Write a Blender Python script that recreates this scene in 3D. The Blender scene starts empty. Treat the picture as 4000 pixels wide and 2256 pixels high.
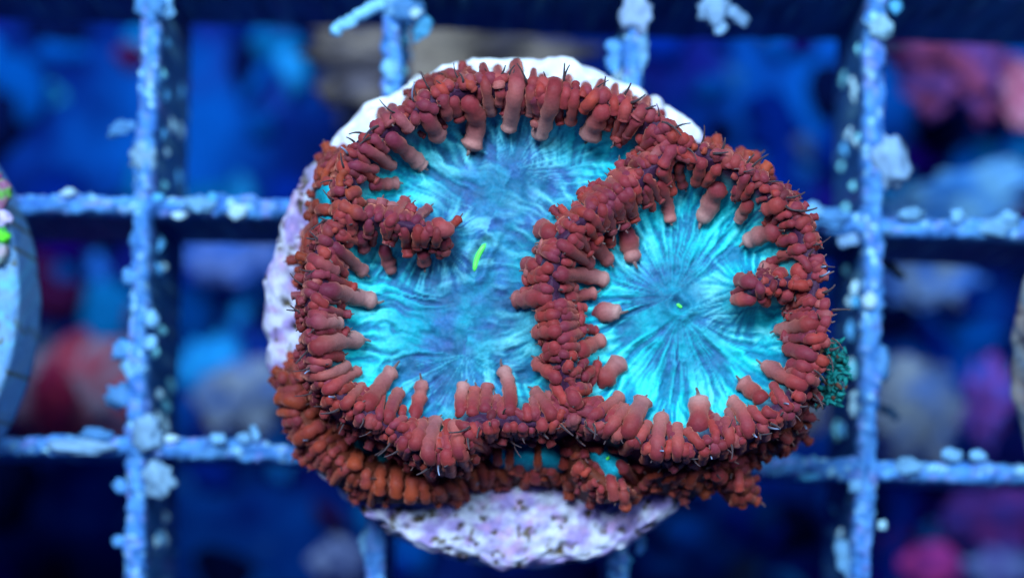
import bpy, math, random
import numpy as np
from mathutils import Vector, noise as mnoise

# ------------------------------------------------------------------ scene, camera, light
S = bpy.context.scene
S.unit_settings.system = 'METRIC'
S.unit_settings.scale_length = 0.01            # one unit is one centimetre
COL = S.collection
CAM_H = 12.0                                   # camera height above the grid's top face
FULL_W = 6.53                                  # width seen at the grid's top face
NX, NY = 2000.0, 2096.0                        # the point straight below the lens, in photograph pixels

cam_d = bpy.data.cameras.new('camera')
cam = bpy.data.objects.new('camera', cam_d)
COL.objects.link(cam)
cam.location = (0, 0, CAM_H)
cam_d.sensor_width = 36.0
cam_d.lens = 36.0 * CAM_H / FULL_W
cam_d.shift_y = (NY - 1128.0) / 4000.0
cam_d.clip_start, cam_d.clip_end = 0.05, 500
cam_d.dof.use_dof = True
cam_d.dof.focus_distance = CAM_H - 1.28
cam_d.dof.aperture_fstop = 0.155
S.camera = cam

W = bpy.data.worlds.new('World'); S.world = W; W.use_nodes = True
bg = W.node_tree.nodes['Background']
bg.inputs[0].default_value = (0.035, 0.10, 0.62, 1); bg.inputs[1].default_value = 0.17

def area(name, loc, target, size, power, color):
    d = bpy.data.lights.new(name, 'AREA'); d.shape = 'DISK'; d.size = size
    d.energy = power; d.color = color
    o = bpy.data.objects.new(name, d); COL.objects.link(o)
    o.location = loc
    o.rotation_euler = (Vector(target) - Vector(loc)).to_track_quat('-Z', 'Y').to_euler()
    return o
area('aquarium_lamp', (-7.0, 15.0, 32.0), (0.2, 1.4, 0.5), 15.0, 24000, (0.56, 0.77, 1.0))
area('aquarium_lamp', (15.0, 12.0, 28.0), (0.2, 1.4, 0.5), 12.0, 6500, (0.50, 0.77, 1.0))

S.view_settings.view_transform = 'Standard'
S.view_settings.look = 'None'
S.view_settings.exposure = 0.0
S.view_settings.gamma = 1.0
S.cycles.use_denoising = True
S.cycles.max_bounces = 6

# ------------------------------------------------------------------ helpers
rnd = random.Random(7)
K = FULL_W / 4000.0

def at(px, py, z):
    """the point at height z that stands under photograph pixel (px, py)"""
    s = K * (CAM_H - z) / CAM_H
    return ((px - NX) * s, (NY - py) * s)

def hsh(ix, iy, seed):
    n = (ix.astype(np.int64) * 374761393 + iy.astype(np.int64) * 668265263 + seed * 1274126177) & 0xffffffff
    n = ((n ^ (n >> 13)) * 1274126177) & 0xffffffff
    return ((n ^ (n >> 16)) & 0xffff) / 65535.0
def vn(x, y, seed=0):
    x = np.asarray(x, float); y = np.asarray(y, float)
    ix, iy = np.floor(x), np.floor(y); fx, fy = x - ix, y - iy
    fx = fx * fx * (3 - 2 * fx); fy = fy * fy * (3 - 2 * fy)
    a, b = hsh(ix, iy, seed), hsh(ix + 1, iy, seed)
    c, d = hsh(ix, iy + 1, seed), hsh(ix + 1, iy + 1, seed)
    return (a * (1 - fx) + b * fx) * (1 - fy) + (c * (1 - fx) + d * fx) * fy
def fbm(x, y, seed=0, o=3):
    t, a, n = 0, 0.5, 0
    for i in range(o):
        t = t + a * vn(x * 2 ** i, y * 2 ** i, seed + i * 17); n += a; a *= 0.5
    return t / n

def mesh_np(name, V, F, mat, parent=None, C=None, smooth=True):
    me = bpy.data.meshes.new(name)
    me.from_pydata([tuple(v) for v in V] if not isinstance(V, np.ndarray) else V.tolist(), [],
                   F.tolist() if isinstance(F, np.ndarray) else F)
    if smooth: me.polygons.foreach_set('use_smooth', [True] * len(me.polygons))
    if C is not None:
        at_ = me.color_attributes.new('tint', 'FLOAT_COLOR', 'POINT')
        C = np.asarray(C, np.float32)
        if C.shape[1] == 3: C = np.hstack([C, np.ones((len(C), 1), np.float32)])
        at_.data.foreach_set('color', C.ravel())
    me.materials.append(mat); me.update()
    o = bpy.data.objects.new(name, me); COL.objects.link(o)
    if parent is not None: o.parent = parent
    return o
def tag(o, label=None, cat=None, group=None, kind=None):
    if label: o['label'] = label
    if cat: o['category'] = cat
    if group: o['group'] = group
    if kind: o['kind'] = kind
    return o
def empty(name, loc=(0, 0, 0)):
    o = bpy.data.objects.new(name, None); COL.objects.link(o); o.location = loc
    o.empty_display_size = 0.2
    return o

def mat_base(name):
    m = bpy.data.materials.new(name); m.use_nodes = True
    nt = m.node_tree; b = nt.nodes['Principled BSDF']
    return m, nt, b
def N(nt, t, **kw):
    n = nt.nodes.new(t)
    for k, v in kw.items(): setattr(n, k, v)
    return n
def ramp(nt, stops):
    r = N(nt, 'ShaderNodeValToRGB'); e = r.color_ramp.elements
    while len(e) < len(stops): e.new(0.5)
    for i, (p, c) in enumerate(stops):
        e[i].position = p; e[i].color = (*c, 1)
    return r
def noise_node(nt, scale, detail=3, rough=0.55):
    tc = N(nt, 'ShaderNodeTexCoord'); n = N(nt, 'ShaderNodeTexNoise')
    n.inputs['Scale'].default_value = scale; n.inputs['Detail'].default_value = detail
    n.inputs['Roughness'].default_value = rough
    nt.links.new(tc.outputs['Object'], n.inputs['Vector'])
    return n
def bump(nt, b, src, strength, dist=0.02):
    bp = N(nt, 'ShaderNodeBump'); bp.inputs['Strength'].default_value = strength
    bp.inputs['Distance'].default_value = dist
    nt.links.new(src, bp.inputs['Height']); nt.links.new(bp.outputs[0], b.inputs['Normal'])

def tint_mat(name, rough=0.5, sheen=0.0, sheen_tint=(1, .5, .4), sss=0.0, grain=60, gamt=0.25, bmp=0.15):
    m, nt, b = mat_base(name)
    a = N(nt, 'ShaderNodeVertexColor', layer_name='tint')
    n = noise_node(nt, grain, 4)
    mr = N(nt, 'ShaderNodeMapRange'); mr.inputs[3].default_value = 1 - gamt; mr.inputs[4].default_value = 1 + gamt
    nt.links.new(n.outputs[0], mr.inputs[0])
    mx = N(nt, 'ShaderNodeVectorMath', operation='SCALE')
    nt.links.new(a.outputs[0], mx.inputs[0]); nt.links.new(mr.outputs[0], mx.inputs['Scale'])
    nt.links.new(mx.outputs[0], b.inputs['Base Color'])
    b.inputs['Roughness'].default_value = rough
    b.inputs['Specular IOR Level'].default_value = 0.10
    b.inputs['Sheen Weight'].default_value = sheen
    b.inputs['Sheen Tint'].default_value = (*sheen_tint, 1)
    b.inputs['Sheen Roughness'].default_value = 0.35
    if sss:
        b.inputs['Subsurface Weight'].default_value = sss
        b.inputs['Subsurface Radius'].default_value = (1.0, 0.5, 0.4)
        b.inputs['Subsurface Scale'].default_value = 0.05
    bump(nt, b, n.outputs[0], bmp, 0.01)
    return m
M_TENT = tint_mat('tentacle_flesh', 0.5, 0.5, (1.0, .34, .22), 0.06, 55, 0.28, 0.25)
M_TENT.node_tree.nodes['Principled BSDF'].inputs['Sheen Roughness'].default_value = 0.4
M_FLESH = tint_mat('disc_flesh', 0.5, 0.0, (.5, .9, 1.0), 0.12, 48, 0.38, 0.5)
M_PLUG = tint_mat('coralline_crust', 0.75, 0.0, (1, 1, 1), 0.0, 30, 0.25, 0.5)
M_GRID = tint_mat('crusted_plastic', 0.6, 0.0, (1, 1, 1), 0.0, 9, 0.45, 0.5)
M_ROCK = tint_mat('rubble', 0.8, 0.0, (1, 1, 1), 0.0, 4, 0.6, 0.5)
M_ROCK.node_tree.nodes['Principled BSDF'].inputs['Specular IOR Level'].default_value = 0.0

# ------------------------------------------------------------------ tank floor
m, nt, b = mat_base('floor_film')
n1 = noise_node(nt, 0.55, 4); n2 = noise_node(nt, 0.9, 3)
r1 = ramp(nt, [(0.34, (.001, .005, .03)), (0.50, (.002, .022, .20)), (0.68, (.003, .13, .60))])
r2 = ramp(nt, [(0.52, (0, 0, 0)), (0.75, (1, 1, 1))])
mx = N(nt, 'ShaderNodeMix', data_type='RGBA')
nt.links.new(n1.outputs[0], r1.inputs[0]); nt.links.new(n2.outputs[0], r2.inputs[0])
nt.links.new(r2.outputs[0], mx.inputs[0]); nt.links.new(r1.outputs[0], mx.inputs[6])
mx.inputs[7].default_value = (.014, .004, .20, 1)
nt.links.new(mx.outputs[2], b.inputs['Base Color']); b.inputs['Roughness'].default_value = 0.8; b.inputs['Specular IOR Level'].default_value = 0.0
FLOOR_Z = -5.0
g = np.linspace(-1, 1, 90)
gx, gy = np.meshgrid(g * 13, g * 13 + 1.0)
gz = FLOOR_Z + 0.35 * (fbm(gx * .7, gy * .7, 5) - .5)
idx = np.arange(90 * 90).reshape(90, 90)
F = np.stack([idx[:-1, :-1], idx[:-1, 1:], idx[1:, 1:], idx[1:, :-1]], -1).reshape(-1, 4)
floor = mesh_np('tank_floor', np.stack([gx, gy, gz], -1).reshape(-1, 3), F, m)
tag(floor, kind='structure')

# ------------------------------------------------------------------ lumpy stones and rubble below the grid
import bmesh
def lump_mesh(rx, ry, rz, seed, rough=0.3, sub=3, freq=1.3):
    bm = bmesh.new(); bmesh.ops.create_icosphere(bm, subdivisions=sub, radius=1.0)
    off = Vector((seed * 3.17, seed * 1.31, seed * 7.7))
    for v in bm.verts:
        k = 1 + rough * (mnoise.noise(v.co * freq + off) + 0.5 * mnoise.noise(v.co * freq * 2.7 + off))
        v.co = Vector((v.co.x * rx * k, v.co.y * ry * k, v.co.z * rz * k))
    V = np.array([v.co[:] for v in bm.verts]); F = [[x.index for x in f.verts] for f in bm.faces]
    bm.free(); return V, F
def lump(name, px, py, z, rpx, rpy, color, color2=None, rot=0, flat=0.55, rough=0.35, parent=None, mat=M_ROCK, sub=4):
    rough = rough * 1.7; z = z - .35
    x, y = at(px, py, z); s = K * (CAM_H - z) / CAM_H
    sd = rnd.uniform(0, 50)
    V, F = lump_mesh(rpx * s, rpy * s, min(rpx, rpy) * s * flat, sd, rough, sub, 1.9)
    c2 = color2 or tuple(k * .6 for k in color)
    t = fbm(V[:, 0] * 3 / (rpx * s) + sd, V[:, 1] * 3 / (rpx * s) + V[:, 2] * 5, 3)[:, None]
    t = np.clip((t - .40) * 4.5, 0, 1)
    C = np.array(color) * t + np.array(c2) * (1 - t)
    o = mesh_np(name, V, F, mat, parent, C)
    o.location = (x, y, z); o.rotation_euler = (0, 0, rot)
    return o

BLU, LBL, TEAL = (.03, .30, .95), (.16, .50, .95), (.03, .40, .62)
GREY, BEIGE, RED, PURP = (.26, .38, .55), (.36, .34, .36), (.55, .06, .12), (.16, .07, .45)
zf = FLOOR_Z + 0.25
# x, y, rx, ry in photograph pixels
rub = [
 (230, 360, 95, 75, TEAL, 'pebble', 0), (770, 370, 70, 110, BLU, 'pebble', 0), (1075, 300, 110, 75, BLU, 'pebble', .4),
 (1085, 425, 60, 55, BLU, 'pebble', 0), (345, 690, 80, 55, (.02, .14, .7), 'pebble', 0), (445, 440, 70, 85, (.02, .16, .6), 'pebble', 0),
 (360, 1000, 70, 100, (.03, .24, .9), 'pebble', .3), (990, 730, 60, 50, (.02, .17, .8), 'pebble', 0), (730, 1895, 75, 95, (.04, .24, .6), 'pebble', 0),
 (3040, 520, 65, 120, (.02, .26, .7), 'pebble', .5), (2860, 330, 55, 90, (.03, .2, .45), 'pebble', .4), (3030, 640, 110, 80, (.03, .26, .85), 'pebble', 0),
 (3560, 1080, 90, 70, LBL, 'pebble', 0), (3520, 1960, 80, 55, (.03, .16, .85), 'pebble', .3), (3620, 2090, 75, 45, BLU, 'pebble', 0),
 (820, 1250, 90, 60, (.03, .22, .8), 'pebble', .2), (1000, 2150, 90, 60, (.03, .12, .45), 'pebble', 0), (3700, 1540, 60, 60, BLU, 'pebble', 0),
]
plab = ['teal three lobed pebble left of the tall left bar under the top bar', 'tall blue pebble against the right side of the tall left bar', 'light blue slanted pebble left of the beige rock',
 'small round blue pebble just below the light blue slanted one', 'dull blue pebble right above the left crossbar', 'dim navy pebble against the left side of the tall left bar',
 'upright blue pebble under the left crossbar near the smooth blue plug', 'small blue pebble above the crossbar close to the left rim of the coral plug', 'round blue pebble under the lower crossbar beside the knobbly bar junction',
 'long slanted blue pebble below the pale rim right of the colony', 'dark teal pebble under the top bar right of the coral plug', 'blue pebble beneath the long slanted one',
 'light blue pebble on the pale grey rubble', 'slanted blue pebble in the dark cell under the right lower crossbar', 'flat blue pebble just above the magenta coral',
 'wide blue pebble between the tall left bar and the lilac plug edge', 'dark blue pebble at the foot of the shaded lower left cell', 'round blue pebble beside the purple sponge']
for (x, y, a, c, colr, nm, rot), lb in zip(rub, plab):
    o = lump(nm, x, y, zf, a, c, colr, rot=rot, flat=.6, rough=.6)
    tag(o, lb, 'pebble', 'blue pebbles on the tank floor')
# loose gravel, too small and too blurred to count
gv, gf, gc, gn_ = [], [], [], 0
for i in range(420):
    V, F_ = lump_mesh(rnd.uniform(.08, .34), rnd.uniform(.08, .3), rnd.uniform(.05, .16), rnd.uniform(0, 60), .6, 2)
    a = rnd.uniform(0, 6.28); ca, sa = math.cos(a), math.sin(a)
    V = np.stack([V[:, 0] * ca - V[:, 1] * sa, V[:, 0] * sa + V[:, 1] * ca, V[:, 2]], -1) + np.array((rnd.uniform(-5.2, 5.2), rnd.uniform(-2.6, 6.2), FLOOR_Z + .06))
    cc = rnd.choices([(.001, .03, .34), (.001, .10, .46), (.002, .008, .06), (.016, .003, .16), (.004, .18, .48), (.08, .01, .07), (.05, .09, .18), (.02, .38, .9)], [6, 6, 6, 3, 4, 1.5, 1, 4])[0]
    gv.append(V); gc.append(np.array([cc] * len(V)) * rnd.uniform(.6, 1.3)); gf += [[k + gn_ for k in f] for f in F_]; gn_ += len(V)
o = mesh_np('gravel', np.vstack(gv), gf, M_ROCK, None, np.vstack(gc))
tag(o, 'blurred blue and purple gravel strewn over the tank floor', 'gravel', kind='stuff')
def big(name, label, cat, *a, **k):
    return tag(lump(name, *a, **k), label, cat)
big('live_rock', 'large beige rock below the grid behind the white rim of the coral plug', 'rock', 1680, 250, -2.6, 430, 190, (.30, .24, .19), (.09, .08, .10), rough=.6)
big('rock_rubble', 'grey beige rock below the grid beside the upper left of the plug', 'rock', 1400, 260, -3.4, 130, 190, (.22, .22, .28), (.08, .12, .3), rough=.5)
big('sponge_rock', 'grey rock patched with red sponge below the grid', 'rock', 300, 1530, -3.6, 260, 180, (.30, .32, .42), (.5, .07, .12), rough=.45)
big('red_sponge', 'bright red sponge growing on the grey rock', 'sponge', 215, 1560, -3.15, 70, 140, (.72, .05, .10), (.4, .03, .12), rough=.5)
big('grey_stone', 'grey stone below the grid left of the orange coral skirt', 'rock', 960, 1560, -3.9, 160, 150, (.30, .36, .44), (.10, .2, .5), rough=.4)
big('lavender_stone', 'pale lavender stone below the grid beside the left edge of the plug', 'rock', 900, 1010, -4.0, 170, 85, (.20, .32, .78), (.06, .2, .75), rough=.4)
big('shadow_stone', 'dim grey stone in the shade under the lower rim of the plug', 'rock', 1330, 2180, -4.1, 90, 70, (.4, .5, .8), (.1, .15, .4), rough=.4)
big('pink_rubble', 'rust red and mauve rubble below the grid beyond the tall bar', 'rubble', 3780, 260, -3.6, 190, 180, (.50, .10, .22), (.14, .08, .4), rough=.5)
big('pink_coral_knob', 'pale pink coral knob beside the rust red rubble', 'coral', 3990, 370, -3.2, 70, 110, (.70, .30, .42), (.5, .1, .2), rough=.4)
big('pale_stone', 'pale cyan stone below the grid above the right hand crossbar', 'rock', 3780, 770, -2.9, 290, 95, (.25, .62, .95), (.08, .35, .9), rough=.45, rot=.25)
big('pale_rubble', 'pale grey rubble under the dark shaded side of the right hand crossbar', 'rubble', 3600, 1080, -3.5, 200, 110, (.34, .46, .62), (.08, .26, .8), rough=.45)
big('beige_stone', 'beige grey stone below the grid right of the tall bar', 'rock', 3580, 1620, -3.7, 170, 190, (.36, .42, .48), (.12, .22, .5), rough=.4)
big('purple_sponge', 'purple and wine red sponge below the grid near the right hand plug', 'sponge', 3870, 1560, -3.4, 90, 140, (.30, .06, .32), (.08, .10, .55), rough=.5)
big('wine_rubble', 'wine red rubble on the tank floor in the lower right cell', 'rubble', 3900, 2000, -4.1, 170, 130, (.26, .05, .28), (.08, .06, .4), rough=.5)
big('magenta_coral', 'bright magenta coral on the tank floor in the lower right cell', 'coral', 3640, 2210, -3.6, 110, 80, (.85, .08, .40), (.4, .05, .35), rough=.4)
big('lilac_stone', 'lilac blue stone beside the magenta coral', 'rock', 3900, 2220, -3.8, 120, 70, (.28, .38, .8), (.14, .12, .5), rough=.4)
big('tan_stone', 'tan stone at the bottom edge behind the right side of the colony', 'rock', 3150, 1610, -3.0, 70, 110, (.45, .42, .40), (.2, .25, .4), rough=.3)

# ------------------------------------------------------------------ egg-crate grid
PITCH = 1.555; ROLL = math.radians(-1.6)
ox, oy = at(556, 800, 0)
grid = empty('egg_crate_grid', (ox, oy, 0)); grid.rotation_euler = (0, 0, ROLL)
tag(grid, 'white plastic egg crate grid crusted with pale growth and worm tubes', 'grid')
def bar(axis, k, ztop, seed):
    L0, L1, n = -2.6, 7.6, 620
    if axis == 'v': L0, L1 = -4.2, 3.6
    w = 0.062; dep = 1.25
    prof = [(-.80, -dep), (-.84, -dep * .7), (-.88, -dep * .4), (-.94, -dep * .15), (-1, -.05), (-.8, -.008), (-.4, .008), (0, .012), (.4, .008), (.8, -.008), (1, -.05),
            (.94, -dep * .15), (.88, -dep * .4), (.84, -dep * .7), (.80, -dep)]
    P = len(prof); s = np.linspace(L0, L1, n)
    V = np.zeros((n, P, 3)); C = np.zeros((n, P, 3))
    for j, (a, z) in enumerate(prof):
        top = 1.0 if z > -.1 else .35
        nz = fbm(s * 9, np.full(n, j * .8 + seed * 9), seed) - .5
        nf = fbm(s * 26, np.full(n, j * 1.3 + seed * 5), seed + 3, 2) - .5
        wide = fbm(s * 2.2, np.full(n, seed * 3.3 + (a > 0) * 7), seed + 9) - .42
        off = a * w * (1 + top * (.55 * nz + .45 * nf) + (.8 * np.clip(wide, 0, 1) if z > -.4 else 0)) + .012 * np.sin(s * 1.7 + seed)
        hz = z + (.05 * nz + .05 * nf if z > -.1 else 0)
        V[:, j, 0], V[:, j, 1], V[:, j, 2] = s, off, hz + ztop
        t = fbm(s * 6, np.full(n, j * .7 + seed * 3), seed + 21)[:, None]
        q = fbm(s * 14, np.full(n, j * .9 + seed * 4), seed + 31)[:, None]
        lite = np.array((.12, .38, .74)); dull = np.array((.014, .085, .36)); mauve = np.array((.20, .26, .62))
        c = dull * (1 - t) + lite * t
        c = c * (1 - np.clip((q - .56) * 4, 0, 1)) + mauve * np.clip((q - .56) * 4, 0, 1)
        wh = 1.0 * np.clip((fbm(s * 18, np.full(n, j * 1.1 + seed * 8), seed + 41)[:, None] - .66) * 8, 0, 1)
        c = c * (1 - wh) + np.array((.40, .78, .90)) * wh
        dk = np.clip((fbm(s * 22, np.full(n, j * 1.4 + seed * 6), seed + 51)[:, None] - .58) * 6, 0, 1) * .75
        c = c * (1 - dk) + np.array((.012, .06, .22)) * dk
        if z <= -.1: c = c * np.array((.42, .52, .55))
        C[:, j] = c
    V, C = V.reshape(-1, 3), C.reshape(-1, 3)
    if axis == 'v': V = np.stack([-V[:, 1], V[:, 0], V[:, 2]], -1)
    ii = np.arange(n * P).reshape(n, P)
    F = np.stack([ii[:-1, :-1], ii[1:, :-1], ii[1:, 1:], ii[:-1, 1:]], -1).reshape(-1, 4)
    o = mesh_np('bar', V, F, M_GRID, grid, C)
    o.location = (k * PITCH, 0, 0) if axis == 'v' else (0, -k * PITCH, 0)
    return o
vbars = {k: bar('v', k, 0.0, 3 + k) for k in range(-1, 5)}
hbars = {k: bar('h', k, -0.02, 13 + k) for k in range(-2, 3)}

def on_bar(barobj, px, py, z):
    x, y = at(px, py, z)
    d = Vector((x - ox, y - oy, 0)); d.rotate(__import__('mathutils').Euler((0, 0, -ROLL)))
    return Vector((d.x - barobj.location.x, d.y - barobj.location.y, z))
def bar_lump(name, barobj, px, py, z, rx, ry, col, col2=None, rot=0, rough=.6, flat=.45):
    col = tuple(.6 * a + .4 * c for a, c in zip(col, (.12, .38, .72)))
    if max(rx, ry) > 45: col = tuple(a * .72 for a in col)
    z = z - .03
    s = K * (CAM_H - z) / CAM_H; sd = rnd.uniform(0, 60)
    V, F = lump_mesh(rx * s, ry * s, min(rx, ry) * s * flat, sd, rough, 2 if max(rx, ry) < 40 else 3, 1.8)
    c2 = col2 or tuple(k * .65 for k in col)
    t = np.clip((fbm(V[:, 0] * 22 + sd, V[:, 1] * 22 + V[:, 2] * 15, 3) - .3) * 2.5, 0, 1)[:, None]
    o = mesh_np(name, V, F, M_GRID, barobj, np.array(col) * t + np.array(c2) * (1 - t))
    o.location = on_bar(barobj, px, py, z); o.rotation_euler = (0, 0, rot)
    return o
GW, GB, GC = (.26, .56, .84), (.10, .32, .72), (.08, .48, .76)
v0, v1, v2, v3 = vbars[0], vbars[1], vbars[2], vbars[3]
h0, h1 = hbars[0], hbars[1]
# the larger knobs of growth, where the photograph has them
for bo, x, y, z, a, c, colr, rot in [
  (v0, 475, 500, -.05, 55, 28, GB, .4), (v0, 640, 30, -.02, 40, 45, GW, 0), (v0, 590, 30, .02, 60, 50, GB, 0), (v0, 470, 1545, -.02, 55, 48, GB, .3),
  (v0, 480, 1370, -.02, 45, 38, GB, 0), (v0, 575, 1690, .06, 58, 72, (.40, .62, .82), 0), (v0, 620, 1870, .0, 60, 68, (.42, .64, .80), .4),
  (v0, 520, 1440, .02, 45, 34, GW, 0), (v0, 585, 1340, .03, 30, 32, GW, 0), (v0, 590, 1250, .03, 28, 38, GW, 0), (v0, 540, 1210, .03, 32, 28, GW, 0),
  (v0, 560, 620, .02, 50, 60, (.45, .72, .9), 0), (v0, 520, 1085, .02, 42, 34, GB, 0), (v0, 470, 1900, 0, 35, 30, GB, 0), (v0, 465, 2110, 0, 32, 24, GB, 0),
  (h0, 265, 752, .04, 30, 16, (.7, .95, .95), .2), (h0, 930, 828, .05, 34, 36, (.7, .95, .95), 0), (h0, 700, 842, .02, 34, 16, (.7, .95, .95), 0),
  (h0, 830, 770, .03, 18, 18, GC, 0), (h0, 620, 770, .03, 26, 16, GC, .1), (h0, 780, 800, .03, 60, 30, GW, 0),
  (h1, 670, 1712, .03, 30, 16, (.7, .95, .95), 0), (h1, 850, 1715, .05, 36, 26, GW, 0), (h1, 955, 1710, .05, 30, 22, GW, 0), (h1, 995, 1690, .05, 16, 38, GW, .3),
  (h1, 380, 1695, .03, 60, 24, GB, 0), (h1, 300, 1745, .03, 120, 30, (.4, .65, .9), 0), (h1, 820, 1770, .02, 80, 26, GB, .2),
  (v1, 1590, 40, .05, 75, 50, GB, 0), (v1, 1625, 50, .1, 25, 22, (.7, .98, .98), 0), (v1, 1650, 110, .05, 28, 48, GC, -.5), (v1, 1520, 20, .05, 60, 40, GW, 0),
  (v1, 1525, 270, .04, 34, 40, GW, 0), (v1, 1535, 150, .02, 24, 30, GB, 0), (v1, 1450, 2010, 0, 26, 30, GB, 0), (v1, 1440, 2120, 0, 36, 70, GW, 0),
  (v2, 2480, 60, .05, 60, 70, (.6, .72, .95), 0), (v2, 2400, 180, .0, 34, 30, GB, 0), (v2, 2395, 240, .0, 30, 40, GB, 0), (v2, 2510, 200, .03, 22, 80, GW, 0),
  (v2, 2425, 2195, .0, 40, 36, GC, 0), (v2, 2500, 2120, .0, 24, 40, GB, 0),
  (v3, 3475, 640, .02, 68, 105, (.44, .62, .86), .25), (v3, 3440, 110, .06, 46, 42, (.55, .9, .98), 0), (v3, 3500, 30, .03, 26, 30, GC, 0), (v3, 3390, 80, 0, 22, 22, GW, 0),
  (v3, 3310, 930, -.05, 42, 36, (.35, .52, .75), 0), (v3, 3395, 1175, .06, 30, 34, (.7, .92, .95), 0), (v3, 3340, 1180, -.1, 18, 24, GC, 0), (v3, 3440, 1420, 0, 36, 60, GB, 0),
  (v3, 3345, 1900, .02, 34, 30, GW, 0), (v3, 3380, 2010, .0, 30, 40, GW, 0), (v3, 3300, 2180, -.1, 36, 70, GW, .2), (v3, 3445, 2050, 0, 18, 22, (.6, .95, .95), 0),
  (h0, 3170, 825, .04, 45, 32, GW, 0), (h0, 3560, 838, .04, 50, 26, GW, .1), (h0, 3740, 840, .03, 30, 30, GW, 0), (h0, 3940, 850, .03, 40, 24, GW, 0), (h0, 3250, 850, .02, 60, 36, GB, 0),
  (h0, 3900, 890, .02, 70, 36, GW, .1), (h1, 3720, 1778, .03, 40, 26, GW, 0), (h1, 3820, 1780, .03, 36, 22, GW, 0), (h1, 3550, 1820, .02, 60, 30, GW, 0), (h1, 3160, 1860, 0, 45, 16, GC, .2),
  (h1, 3040, 1835, 0, 50, 24, GB, .3), (h1, 3160, 1810, 0, 40, 28, (.2, .6, .7), 0)]:
    bar_lump('growth', bo, x, y, z, a, c, colr, rot=rot)
# hanging sponges and the finger at the top edge
bar_lump('sponge', hbars[-1], 2795, 45, .05, 62, 60, (.42, .62, .85), rot=0, rough=.6)
bar_lump('sponge', hbars[-1], 2880, 62, .05, 52, 28, (.36, .55, .8), rot=-.6, rough=.5)
bar_lump('sponge', hbars[-1], 2812, 108, .05, 28, 30, (.45, .7, .95), rot=0)
def tube_mesh(pts, rads, seg=8, cap=True):
    pts = np.array(pts, float); n = len(pts)
    T = np.gradient(pts, axis=0); T /= np.linalg.norm(T, axis=1)[:, None] + 1e-9
    up = np.array((0, 0, 1.0)); V = []
    for i in range(n):
        sd = np.cross(T[i], up)
        if np.linalg.norm(sd) < .15: sd = np.cross(T[i], np.array((1.0, 0, 0)))
        sd /= np.linalg.norm(sd); u2 = np.cross(sd, T[i])
        for k in range(seg):
            a = 2 * math.pi * k / seg
            V.append(pts[i] + rads[i] * (math.cos(a) * sd + math.sin(a) * u2))
    F = []
    for i in range(n - 1):
        for k in range(seg):
            F.append([i * seg + k, i * seg + (k + 1) % seg, (i + 1) * seg + (k + 1) % seg, (i + 1) * seg + k])
    F.append(list(range(seg))[::-1]); F.append([(n - 1) * seg + k for k in range(seg)])
    return np.array(V), F
def bar_tube(name, barobj, pxs, rpx, col):
    P = [on_bar(barobj, x, y, z) for (x, y, z) in pxs]
    # smooth resample
    t = np.linspace(0, len(P) - 1, len(P) * 5); A = np.array([p[:] for p in P])
    Q = np.stack([np.interp(t, range(len(P)), A[:, i]) for i in range(3)], -1)
    Q += np.random.RandomState(int(pxs[0][0])).normal(0, .006, Q.shape)
    r = rpx * K; rr = [r * (0.85 + .3 * rnd.random()) for _ in Q]
    V, F = tube_mesh(Q, rr)
    o = mesh_np(name, V, F, M_GRID, barobj, np.array([col] * len(V)) * np.random.RandomState(3).uniform(.8, 1.15, (len(V), 1)))
    return o
bar_tube('sponge_finger', v1, [(1490, 15, .05), (1430, 45, .08), (1370, 80, .1), (1310, 118, .1)], 24, (.25, .6, .88))
bar_tube('dark_tube', v3, [(3440, 1030, -.6), (3480, 1045, -.55), (3525, 1085, -.5)], 17, (.01, .02, .04))
bar_tube('dark_tube', v3, [(3440, 1590, -.5), (3475, 1605, -.45), (3500, 1630, -.45)], 15, (.01, .05, .12))
# worm tubes on the side walls of the bars
for bo, cx, lo, hi, cnt, sgn in [(v0, 668, 150, 2250, 30, 1), (v3, 3335, 60, 2250, 30, -1), (v1, 1600, 60, 300, 5, 1), (v2, 2420, 60, 300, 4, -1)]:
    for i in range(cnt):
        y = rnd.uniform(lo, hi); z = -rnd.uniform(.15, .9)
        P = on_bar(bo, cx, y, z); P.x = sgn * (.060 - .01 * (-z) + .004)
        a = rnd.uniform(-1, 1); L = rnd.uniform(.03, .075)
        d = Vector((0, math.cos(a), math.sin(a) * 1.0)) * L
        pts = [P - d, P + Vector((sgn * .012, 0, 0)), P + d]
        V, F = tube_mesh([p[:] for p in pts], [.018, .03, .016], 7)
        mesh_np('worm_tube', V, F, M_GRID, bo, np.array([rnd.choice([(.25, .75, .85), (.5, .8, .9), (.12, .45, .8)])] * len(V)))

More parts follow.
